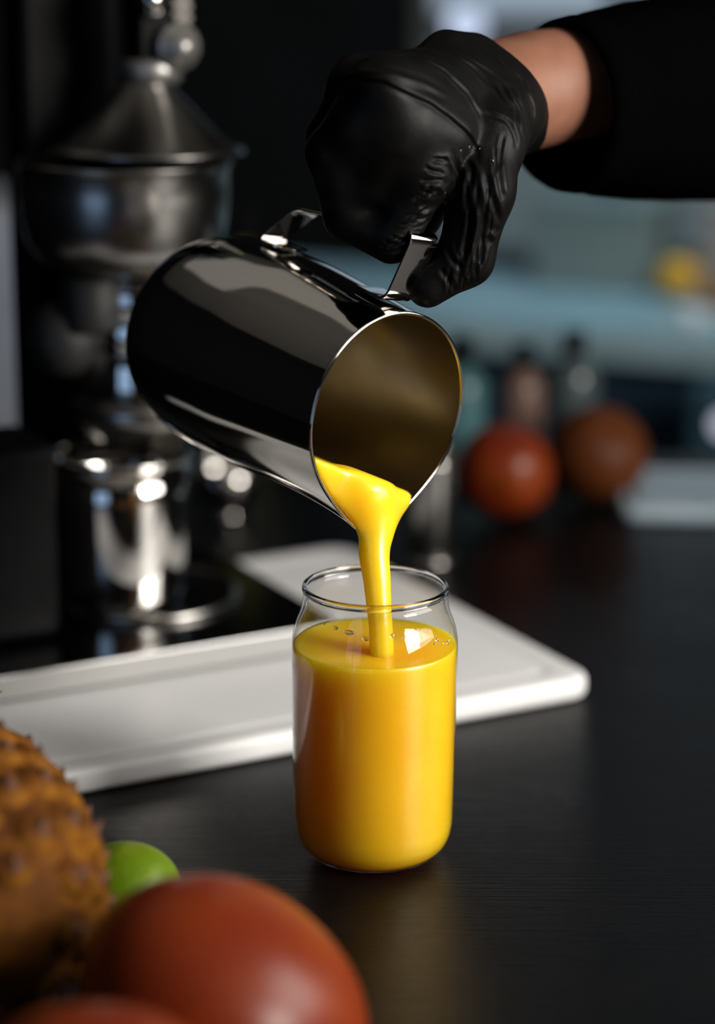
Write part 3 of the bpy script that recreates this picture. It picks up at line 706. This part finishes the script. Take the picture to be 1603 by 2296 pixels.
def hand_sdf(X, Y, Z):
    p = (X, Y, Z); d = None
    for nm, (js, rs) in FING.items():
        w = [grip(*j) for j in js]; f = None
        for i in range(3):
            c = cone_sdf(p, w[i], w[i+1], rs[i], rs[i+1]); f = c if f is None else smin(f, c, .003)
        d = f if d is None else smin(d, f, .0022)
    palm = None
    for nm, rr in (('index', .0150), ('middle', .0155), ('ring', .0150), ('little', .0140)):
        c = cone_sdf(p, WR, grip(*FING[nm][0][0]), .0215, rr); palm = c if palm is None else smin(palm, c, .010)
    palm = smin(palm, cone_sdf(p, grip(.030, -.030, .030), grip(.055, -.062, .050), .017, .020), .012)     # heel
    palm = smin(palm, cone_sdf(p, grip(.0150, .0160, .0370), grip(.0240, .0155, .0174), .0150, .0130), .010)     # web beside the index
    palm = smin(palm, cone_sdf(p, grip(.0240, .0290, .0346), grip(.0140, .0080, .0420), .0120, .0150), .010)
    roll = smin(cone_sdf(p, grip(.0105, -.0035, .0400), grip(.0105, .0012, .0240), .0150, .0138), cone_sdf(p, grip(.0105, .0012, .0240), grip(.0125, .0045, -.0030), .0138, .0100), .006)
    palm = smin(palm, roll, .006)
    palm = smin(palm, cone_sdf(p, grip(.024, -.020, .034), grip(.030, -.0205, .004), .0160, .0120), .008)     # palm behind the strap
    palm = smin(palm, cone_sdf(p, grip(.030, -.058, .055), grip(.018, -.040, .050), .0190, .0175), .010)      # thumb base
    palm = smin(palm, cone_sdf(p, grip(.018, -.012, .046), grip(.020, .012, .046), .0165, .0165), .010)
    d = smin(d, palm, .005)
    w = [grip(*j) for j in THUMB[0]]; rs = THUMB[1]; f = cone_sdf(p, grip(.045, -.075, .060), w[0], .019, rs[0])
    for i in range(3): f = smin(f, cone_sdf(p, w[i], w[i+1], rs[i], rs[i+1]), .005)
    d = smin(d, f, .0035)
    d = smin(d, cone_sdf(p, WR-FD*.010, WR+FD*.02, .0245, .0255), .010)
    return d
CUF = WR-FD*.009
CN = FD+np.array([-.05, -.05, .42]); CN /= np.linalg.norm(CN)     # the cuff edge runs aslant
def glove_sdf(X, Y, Z):
    d = hand_sdf(X, Y, Z)
    ea = (X-CUF[0])*FD[0]+(Y-CUF[1])*FD[1]+(Z-CUF[2])*FD[2]
    ex = (X-CUF[0])*CN[0]+(Y-CUF[1])*CN[1]+(Z-CUF[2])*CN[2]
    rad_ = np.sqrt(np.maximum((X-CUF[0])**2+(Y-CUF[1])**2+(Z-CUF[2])**2-ea*ea, 0))
    bead = np.sqrt((rad_-.0262)**2+(ex+.0006)**2)-.0013
    # loose ridge of glove on the back of the wrist
    rg = cone_sdf((X, Y, Z), grip(.050, -.034, .0760), grip(.052, -.056, .0745), .0075, .0085)
    d = smin(d, rg, .012)
    d = smin(smax(d, ex, .001), bead, .0012)
    return d
allp = np.array([grip(*j) for js, _ in list(FING.values())+[THUMB] for j in js]+[WR, WR+FD*.03])
lo, hi = allp.min(0)-.032, allp.max(0)+.032
V, F = surface_nets(glove_sdf, lo, hi, .0010)
V = smooth_np(V, F, 2)
V, F = split_quads(V, F); V = smooth_np(V, F, 2)
# creases and folds of the thin rubber: kind, height, width, points along the fold ('S' = stepped seam edge, 'r' = ridge, 'g' = groove)
CREASES = [
 ('S', 0.0011, 0.005, [(-0.0162, 0.9133, 0.3358), (-0.012, 0.8841, 0.3394), (-0.0075, 0.8782, 0.3405), (-0.0029, 0.8656, 0.3419), (0.0011, 0.861, 0.3416), (0.0051, 0.8587, 0.3412), (0.0092, 0.8577, 0.3407), (0.0139, 0.8577, 0.3386), (0.0188, 0.8595, 0.3363), (0.0236, 0.8626, 0.334), (0.0286, 0.8657, 0.3317), (0.0328, 0.8682, 0.3287), (0.037, 0.8705, 0.3258), (0.0404, 0.8723, 0.3229), (0.0439, 0.8746, 0.32), (0.0493, 0.8823, 0.3129), (0.0501, 0.8798, 0.309), (0.0509, 0.8762, 0.3052)]),
 ('r', 0.0005, 0.0016, [(-0.0019, 0.8666, 0.3444), (0.003, 0.8614, 0.3442), (0.0079, 0.8595, 0.3439), (0.0128, 0.8594, 0.3435), (0.0171, 0.8604, 0.3423), (0.0215, 0.8633, 0.3409), (0.0259, 0.8677, 0.3395), (0.0312, 0.8718, 0.3369), (0.0365, 0.8757, 0.3342)]),
 ('g', 0.0006, 0.0013, [(0.0454, 0.9105, 0.3489), (0.0508, 0.911, 0.3456), (0.0562, 0.9114, 0.3423), (0.0606, 0.9101, 0.3391), (0.0649, 0.9084, 0.3359), (0.0674, 0.9044, 0.3316), (0.07, 0.9032, 0.3271)]),
 ('g', 0.0007, 0.0013, [(0.0597, 0.9066, 0.3376), (0.0621, 0.9034, 0.3343), (0.0645, 0.901, 0.3308), (0.067, 0.8995, 0.3274), (0.0675, 0.8943, 0.3227), (0.0681, 0.8919, 0.3179)]),
 ('g', 0.0006, 0.0013, [(0.0523, 0.89, 0.3269), (0.0573, 0.8896, 0.325), (0.0625, 0.8899, 0.3229), (0.0662, 0.8893, 0.3164), (0.0667, 0.8885, 0.3112)]),
 ('g', 0.0006, 0.0012, [(0.0609, 0.9266, 0.3477), (0.0641, 0.9238, 0.3447), (0.0673, 0.9218, 0.3416), (0.0706, 0.9207, 0.3385), (0.073, 0.9166, 0.3335), (0.0756, 0.9156, 0.3283), (0.076, 0.9136, 0.3241), (0.0766, 0.9143, 0.3197)]),
 ('g', 0.0005, 0.0012, [(0.0366, 0.9116, 0.352), (0.0403, 0.9063, 0.3497), (0.0442, 0.9053, 0.3473), (0.0481, 0.9062, 0.3447), (0.0514, 0.9056, 0.3417), (0.0546, 0.9045, 0.3386), (0.0578, 0.9028, 0.3356), (0.0606, 0.9001, 0.332), (0.0634, 0.8972, 0.3284)]),
 ('r', 0.0007, 0.0016, [(0.0229, 0.869, 0.2874), (0.0281, 0.8718, 0.2858), (0.0324, 0.8764, 0.2866)]),
 ('g', 0.0008, 0.0012, [(0.022, 0.8679, 0.2913), (0.0267, 0.8674, 0.2938), (0.0299, 0.8669, 0.2985)]),
 ('r', 0.0008, 0.0015, [(0.0257, 0.8666, 0.2963), (0.0319, 0.868, 0.2977), (0.0357, 0.8726, 0.2942)]),
 ('g', 0.0007, 0.0011, [(0.0241, 0.8701, 0.2841), (0.0326, 0.8986, 0.2816)]),
 ('g', 0.0006, 0.0012, [(0.0185, 0.8698, 0.279), (0.0261, 0.873, 0.2802), (0.03, 0.8772, 0.2824)]),
 ('g', 0.0006, 0.0009, [(0.0082, 0.8717, 0.2713), (0.0139, 0.8698, 0.272), (0.0191, 0.8703, 0.275)]),
 ('g', 0.0007, 0.0009, [(0.0098, 0.8718, 0.2688), (0.0158, 0.8704, 0.2698), (0.0207, 0.8714, 0.273)]),
 ('g', 0.0006, 0.0009, [(0.0117, 0.8725, 0.2665), (0.017, 0.872, 0.2675), (0.0206, 0.8725, 0.27)]),
 ('g', 0.0008, 0.0013, [(0.0393, 0.8722, 0.3089), (0.0421, 0.8766, 0.3019), (0.0414, 0.875, 0.2955), (0.0395, 0.8768, 0.2912)]),
 ('g', 0.0009, 0.0013, [(0.0443, 0.8787, 0.3083), (0.0471, 0.8751, 0.3029), (0.0464, 0.8722, 0.2959)]),
 ('r', 0.0007, 0.0014, [(0.0358, 0.8694, 0.3108), (0.0391, 0.8728, 0.304), (0.0385, 0.8744, 0.2973)]),
 ('g', 0.0008, 0.0015, [(0.0525, 0.8751, 0.3039), (0.0537, 0.8723, 0.2992), (0.055, 0.8715, 0.2943), (0.0564, 0.8721, 0.2902), (0.0579, 0.8741, 0.2858), (0.0594, 0.8778, 0.2805)]),
 ('g', 0.0007, 0.0015, [(0.0571, 0.8805, 0.309), (0.0579, 0.8771, 0.3047), (0.0588, 0.8746, 0.3002), (0.0596, 0.8733, 0.2957), (0.0606, 0.8741, 0.2909)]),
 ('g', 0.0009, 0.0013, [(0.0456, 0.8723, 0.2942), (0.0464, 0.8726, 0.2881), (0.0471, 0.8738, 0.2818), (0.0464, 0.8745, 0.2775), (0.0457, 0.8749, 0.2733), (0.045, 0.8748, 0.2691), (0.0438, 0.8748, 0.2622)]),
 ('r', 0.0008, 0.0014, [(0.0498, 0.8715, 0.2902), (0.0496, 0.8729, 0.2839), (0.0493, 0.8742, 0.2776), (0.0481, 0.8748, 0.2724), (0.0468, 0.8746, 0.2674), (0.0455, 0.8748, 0.2622)]),
 ('g', 0.0008, 0.0012, [(0.037, 0.8796, 0.2718), (0.0396, 0.8758, 0.2657), (0.0435, 0.8749, 0.2616)]),
 ('g', 0.0007, 0.0012, [(0.0539, 0.8761, 0.2736), (0.0522, 0.8759, 0.266), (0.0494, 0.8755, 0.2617), (0.0467, 0.8765, 0.2572)]),
 ('r', 0.0008, 0.0014, [(0.0553, 0.8759, 0.2774), (0.0583, 0.8795, 0.2741)]),
 ('g', 0.0006, 0.0012, [(0.0342, 0.8766, 0.2619), (0.038, 0.8755, 0.2573), (0.0412, 0.8792, 0.251)]),
 ('g', 0.0005, 0.0012, [(0.0226, 0.8897, 0.3509), (0.0269, 0.884, 0.3487), (0.0313, 0.8843, 0.3463), (0.0358, 0.8863, 0.3438), (0.039, 0.8865, 0.3407), (0.0423, 0.8874, 0.3376), (0.0455, 0.8883, 0.3345), (0.0481, 0.8874, 0.3302), (0.0508, 0.888, 0.3258), (0.0534, 0.8869, 0.3216)]),
 ('g', 0.00045643007602701353, 0.0006196586577719438, [(0.0369, 0.8704, 0.3092), (0.0335, 0.8681, 0.3087), (0.03, 0.8665, 0.3088)]),
 ('g', 0.0005489112088776157, 0.0007410790522567344, [(0.0374, 0.8707, 0.3078), (0.0342, 0.8686, 0.3082), (0.0311, 0.8669, 0.3092)]),
 ('g', 0.00045871516457129713, 0.000860413592142989, [(0.0351, 0.869, 0.3035), (0.0309, 0.8668, 0.3041), (0.0267, 0.8658, 0.3054)]),
 ('g', 0.0004895575615717043, 0.0007773298748793953, [(0.0357, 0.8696, 0.3023), (0.0314, 0.867, 0.3031), (0.0271, 0.8659, 0.3048)]),
 ('g', 0.0004797059810164508, 0.0008636438400766444, [(0.0347, 0.8691, 0.2999), (0.0298, 0.8666, 0.2996), (0.025, 0.8659, 0.2998)]),
 ('g', 0.00041115526401269014, 0.0008806760165113562, [(0.034, 0.8701, 0.2958), (0.0305, 0.8683, 0.2949), (0.027, 0.8673, 0.2944)]),
 ('g', 0.0005413700347245507, 0.0007308485599882287, [(0.0309, 0.8689, 0.294), (0.0281, 0.8676, 0.2943), (0.0253, 0.8668, 0.2953)]),
 ('g', 0.000387727622192545, 0.000775522232221609, [(0.0314, 0.8696, 0.293), (0.0276, 0.8679, 0.293), (0.0238, 0.8673, 0.2935)]),
 ('g', 0.0005141001415991889, 0.0008972968934606446, [(0.0293, 0.8741, 0.2841), (0.025, 0.871, 0.2828), (0.0207, 0.8697, 0.2815)]),
 ('g', 0.0005261739961280592, 0.000770732251042297, [(0.029, 0.8714, 0.2878), (0.0242, 0.8696, 0.2859), (0.0194, 0.8692, 0.2842)]),
 ('g', 0.0003712393654965513, 0.0006190381731435687, [(0.0258, 0.8719, 0.2818), (0.0211, 0.8699, 0.2812), (0.0164, 0.8697, 0.281)]),
 ('g', 0.0004026154568364772, 0.0006452296123358428, [(0.0257, 0.8737, 0.2781), (0.023, 0.8718, 0.2775), (0.0204, 0.8705, 0.2774)]),
 ('g', 0.0004536331321329522, 0.0006134820730488109, [(0.0224, 0.8725, 0.2735), (0.0175, 0.8698, 0.2746), (0.0127, 0.8699, 0.2764)]),
 ('g', 0.000426355093412011, 0.0008995526836127329, [(0.0216, 0.8714, 0.2756), (0.0167, 0.8697, 0.2737), (0.0119, 0.8701, 0.2718)]),
 ('g', 0.0003493462141071048, 0.0007223808406850972, [(0.0178, 0.8703, 0.2718), (0.0137, 0.8697, 0.2726), (0.0097, 0.8706, 0.2741)]),
 ('g', 0.0003784576299790229, 0.0008875978279225365, [(0.0173, 0.8702, 0.2714), (0.0148, 0.8701, 0.2705), (0.0123, 0.8704, 0.2701)]),
 ('g', 0.0004381228898537714, 0.0008560218953777692, [(0.0417, 0.8745, 0.3094), (0.0415, 0.8763, 0.3012), (0.041, 0.8753, 0.2933)]),
 ('g', 0.0004677783186046171, 0.0008860378406335786, [(0.0447, 0.8744, 0.3001), (0.045, 0.8725, 0.2932), (0.0444, 0.8738, 0.286)]),
 ('g', 0.0004293574660292798, 0.0009160933756432415, [(0.0494, 0.8753, 0.3038), (0.0494, 0.8715, 0.296), (0.0488, 0.8721, 0.2877)]),
 ('g', 0.0005933391949345906, 0.0008563381879843618, [(0.054, 0.8716, 0.2968), (0.0537, 0.8714, 0.2912), (0.0533, 0.8726, 0.2855)]),
 ('g', 0.00042456310314116453, 0.0008739895641391197, [(0.0477, 0.8724, 0.2872), (0.0466, 0.8741, 0.2802), (0.0464, 0.8748, 0.2733)]),
 ('g', 0.0004896541605888346, 0.0007180241531883169, [(0.0553, 0.8725, 0.2873), (0.0557, 0.8745, 0.2823), (0.0551, 0.8759, 0.2773)]),
 ('g', 0.0005037844194114325, 0.0008057730949123142, [(0.0522, 0.8746, 0.2776), (0.0524, 0.8757, 0.2703), (0.0518, 0.876, 0.2631)]),
 ('g', 0.0003066547406972429, 0.0007181730410937392, [(0.0462, 0.8748, 0.2737), (0.0471, 0.8747, 0.2663), (0.0464, 0.8757, 0.2586)]),
 ('g', 0.00037533668345504103, 0.0008368936388909137, [(0.0416, 0.8758, 0.2697), (0.0431, 0.8749, 0.2625), (0.0422, 0.8769, 0.2548)]),
 ('g', 0.00040918652680198704, 0.0007938011983590732, [(0.0502, 0.8751, 0.268), (0.0499, 0.8758, 0.2608), (0.0498, 0.8828, 0.2527)]),
 ('g', 0.00039012119200967677, 0.000813148102398675, [(0.0571, 0.8828, 0.3126), (0.0573, 0.8788, 0.3069), (0.0563, 0.8739, 0.3013)]),
 ('g', 0.0004707774006211746, 0.0009205519545035529, [(0.061, 0.8865, 0.3179), (0.0595, 0.8827, 0.3106), (0.0589, 0.8769, 0.3036)]),
 ('g', 0.000541142301118474, 0.0007716085530693526, [(0.0389, 0.8755, 0.2621), (0.0384, 0.8757, 0.2561), (0.038, 0.8783, 0.2496)]),
 ('g', 0.000509419922002455, 0.0007305525077895615, [(0.0447, 0.8756, 0.2583), (0.0449, 0.8803, 0.252)]),
]
def crease_push(V, nrm):
    out = np.zeros(len(V)); near = np.arange(len(V))
    for kind, h_, w_, pts in CREASES:
        pts = catmull(pts, 3); lo_, hi_ = pts.min(0)-.02, pts.max(0)+.02
        sel = np.where(((V > lo_) & (V < hi_)).all(1))[0]; v = V[sel]
        bd = np.full(len(v), 1.); bc = np.zeros((len(v), 3)); bt = np.zeros(len(v)); n = len(pts)-1
        for q in range(n):
            a, b = pts[q], pts[q+1]; ab = b-a; t = np.clip(((v-a)@ab)/(ab@ab), 0, 1); c = a+t[:, None]*ab
            d_ = np.linalg.norm(v-c, axis=1); m = d_ < bd; bd[m] = d_[m]; bc[m] = c[m]; bt[m] = (q+t[m])/n
        taper = np.clip(np.minimum(bt, 1-bt)*6+.05, 0, 1)
        if kind == 'S':
            sg = ((v-bc)@HD); tt = np.tanh(sg/.00045)
            push = h_*(.5+.5*tt)*np.exp(-(bd/w_)**2)-.0006*(.5-.5*tt)*np.exp(-(bd/.0016)**2)
        elif kind == 'r':
            push = h_*np.exp(-(bd/w_)**2)-.45*h_*np.exp(-((bd-2*w_)/w_)**2)
        else:
            push = -h_*np.exp(-(bd/w_)**2)+.55*h_*np.exp(-((bd-1.9*w_)/w_)**2)
        out[sel] += push*taper
    return V+nrm*out[:, None]
GV = crease_push(V, normals_np(V, F))
person = None
def body_sdf(X, Y, Z):      # hand inside the glove and forearm inside the sleeve, one skin
    d = hand_sdf(X, Y, Z)+.0030
    return smin(d, smin(cone_sdf((X, Y, Z), WR-FD*.014, WR+FD*.015, .0238, .0258), cone_sdf((X, Y, Z), WR+FD*.015, WR+FD*.105, .0258, .0310), .004), .006)
tip = WR+FD*.14
Vb, Fb = surface_nets(body_sdf, np.minimum(lo, tip-.032), np.maximum(hi, tip+.032), .0018)
Vb = smooth_np(Vb, Fb, 4)
person = from_np('person', Vb, Fb, skin_m)
tag(person, 'person in a black sleeve and black glove, hand gripping the pitcher handle', 'person')
glove = from_np('glove', GV, F, glove_m, person)
for q, rr in (((.0557, .8782, .3070), .0011), ((.0420, .8738, .3117), .0008), ((.0503, .8819, .3115), .0007), ((.0459, .8779, .3129), .0006), ((.0357, .8726, .2942), .0006)):
    bm = bmesh.new(); bmesh.ops.create_uvsphere(bm, u_segments=12, v_segments=8, radius=rr, matrix=Matrix.Translation(q) @ Matrix.Diagonal((.75, .75, 1.35, 1)))
    from_bm('droplet', bm, rim_glass, glove)
# sleeve: loose black tube with a turned cuff and hanging folds
sl_ax = np.array([.80, .60, .015]); sl_ax /= np.linalg.norm(sl_ax)
S0 = WR+FD*.022+np.array([.004, 0, -.0085])
sx_ = np.cross(sl_ax, [0, 0, 1.]); sx_ /= np.linalg.norm(sx_); sy_ = np.cross(sx_, sl_ax)
def sleeve_ring(d, r, fold, ph):
    out = []
    for k in range(96):
        a = 2*math.pi*k/96
        w = 1+fold*(.5*math.sin(3*a+ph)+.3*math.sin(7*a-2*ph+40*d)+.2*math.sin(11*a+ph*3))
        out.append(S0+sl_ax*d+r*w*(math.cos(a)*sx_+math.sin(a)*sy_*1.0))
    return out
prof = [(.44, .0005, 0, 0), (.44, .076, .03, 3.4), (.38, .074, .05, 3.1), (.32, .070, .05, 2.7), (.26, .066, .05, 2.2), (.20, .061, .05, 1.6), (.15, .057, .05, 1.1), (.11, .053, .045, .8), (.08, .050, .04, .5), (.05, .047, .03, .3), (.025, .0435, .02, .1), (.014, .041, .006, 0), (.012, .0418, .004, 0), (.004, .0405, .003, 0), (.0, .0385, .003, 0), (.0005, .0368, .003, 0), (.006, .0370, .003, 0), (.03, .039, .01, 0), (.08, .044, .02, .3), (.20, .055, .03, 1.6)]
Vs = np.concatenate([sleeve_ring(*p) for p in prof]); m_ = 96
Fs = [(i*m_+k, i*m_+(k+1) % m_, (i+1)*m_+(k+1) % m_, (i+1)*m_+k) for i in range(len(prof)-1) for k in range(m_)]
from_np('sleeve', Vs, Fs, sleeve_m, person)

# ------------------------------------------------------------------ background things
def bottle(name, loc, r, h, m, label, neck=.35, cap=black_cast, lab=None, group=None):
    b = empty(name, loc, label, 'bottle', 0, group)
    hb = h*(1-neck)
    lathe('glass', [(0, .001), (r*.85, .0), (r, .004), (r, hb), (r*.92, hb+neck*h*.1), (r*.5, hb+neck*h*.35), (r*.38, hb+neck*h*.5), (r*.38, h-.012), (0, h-.012)], m, b, 40)
    lathe('cap', [(r*.42, h-.022), (r*.44, h-.020), (r*.44, h), (r*.40, h+.001), (0, h+.001)], cap, b, 32)
    if lab: lathe('label_band', [(r+.0003, hb*.25), (r+.0006, hb*.25), (r+.0006, hb*.75), (r+.0003, hb*.75)], lab, b, 40)
    return b
bottle('bottle', (.0780, 1.530, 0), .0190, .115, teal_glass, 'teal glass bottle behind the red tomato, nearest the pitcher mouth', .3)
bottle('bottle', (.1270, 1.560, 0), .0165, .105, brown_glass, 'brownish bottle behind the gap between red tomato and orange', .3)
bottle('bottle', (.1690, 1.590, 0), .0200, .110, smoke_glass, 'smoky dark bottle standing behind the dim orange', .3)
bottle('bottle', (-.0930, 1.60, 0), .024, .20, olive_glass, 'olive green bottle behind the juicer, above the pitcher handle', .3, lab=label_m)
tray = rounded_slab('steel_tray', .34, .12, .012, .012, .003, mottled(mat('bluish_tray_steel', (.34, .42, .48), .4, .3), 30, (.30, .38, .44), (.38, .46, .52)), groove=(.008, .006, .004))
tray.location = (.362, 1.475, .0005); tray.rotation_euler = (0, 0, R(-3)); tag(tray, 'low bluish steel tray on the worktop at the right edge behind the orange', 'tray')

bx = empty('storage_box', (.305, 2.565, 0), 'grey-green enamel box standing on the teal back counter', 'box', R(-22))
box('body', (0, 0, .05), (.15, .12, .10), grey_green, bx, bev=.004)
box('lid', (0, 0, .105), (.156, .126, .010), grey_green, bx, bev=.003)
tb = empty('plastic_tub', (.490, 2.500, 0), 'pale grey tub at the right end of the back counter behind the lemon', 'tub', R(-22))
box('body', (0, 0, .055), (.12, .12, .11), pale_grey, tb, bev=.008)
box('lid', (0, 0, .1142), (.128, .128, .008), pale_grey, tb, bev=.003)
cdb = empty('cardboard_box', (.432, 2.395, 0), 'small brown cardboard box on the back counter beside the lemon', 'box', R(-22))
box('body', (0, 0, .013), (.055, .05, .026), card_m, cdb, bev=.001)
box('flap', (0, -.018, .0265), (.054, .022, .001), card_m, cdb, bev=0)
le = empty('lemon', (.383, 2.460, .0235), 'yellow lemon on the teal back counter near the cardboard box', 'fruit'); le.rotation_euler = (R(88), 0, R(40))
lobed('peel', .0235, .0265, 4, .008, lemon_m, le, tip=.005, dimple=.03)
lathe('stem_end', [(0, .0312), (.0012, .031), (.0018, .0300), (0, .0295)], bract_m, le, 10)
pb = empty('white_bowl', (.372, 2.265, 0), 'little white ceramic bowl on the front edge of the back counter', 'bowl')
lathe('body', [(0, .004), (.008, .004), (.014, .008), (.0175, .017), (.0165, .0175), (.013, .0095), (.008, .006), (0, .0055)], white_cer, pb, 40)
lathe('foot_ring', [(.007, 0), (.0095, 0), (.0095, .0045), (.007, .0045), (.007, 0)], white_cer, pb, 32)
gl = empty('globe_lamp', (.1188, 2.40, .3206), 'pale blue-white globe lamp glowing above the gloved hand', 'lamp')
lathe('globe', [(0, -.021)]+[(.021*math.cos(R(a)), .021*math.sin(R(a))) for a in range(-80, 81, 10)]+[(0, .021)], lamp_white, gl, 40)
lathe('socket', [(0, .0205), (.008, .0205), (.008, .034), (.005, .037), (0, .037)], black_cast, gl, 24)
tube('cord', [(0, 0, .036), (0, 0, RZ-.3206)], [.0018, .0018], black_cast, gl, 8)
ap = empty('wall_appliance', (.395, 2.13, ZF), 'navy appliance column with a bright round light at the right edge', 'appliance', R(-22))
box('body', (0, 0, .44), (.075, .05, .88), navy_light, ap, bev=.004)
lathe('lit_button', [(0, .006), (.008, .0055), (.0115, .003), (.012, 0), (0, 0)], button_white, ap, 32, (.0, -.0251, -.078-ZF), Matrix.Rotation(R(90), 3, 'X'))
sb = empty('steel_container', (-.31, 1.80, ZF), 'dim grey steel cabinet standing behind the juicer at the left edge', 'cabinet')
box('body', (0, 0, .555), (.24, .2, 1.11), mottled(mat('dim_steel', (.5, .52, .56), .4, .4), 20, (.45, .47, .51), (.55, .57, .61)), sb, bev=.01)
box('door', (0, -.104, .62), (.22, .012, .85), mottled(mat('dim_steel_door', (.5, .52, .56), .35, .4), 20, (.45, .47, .51), (.55, .57, .61)), sb, bev=.004)
box('handle', (.075, -.118, .92), (.014, .018, .16), worn_steel, sb, bev=.004)
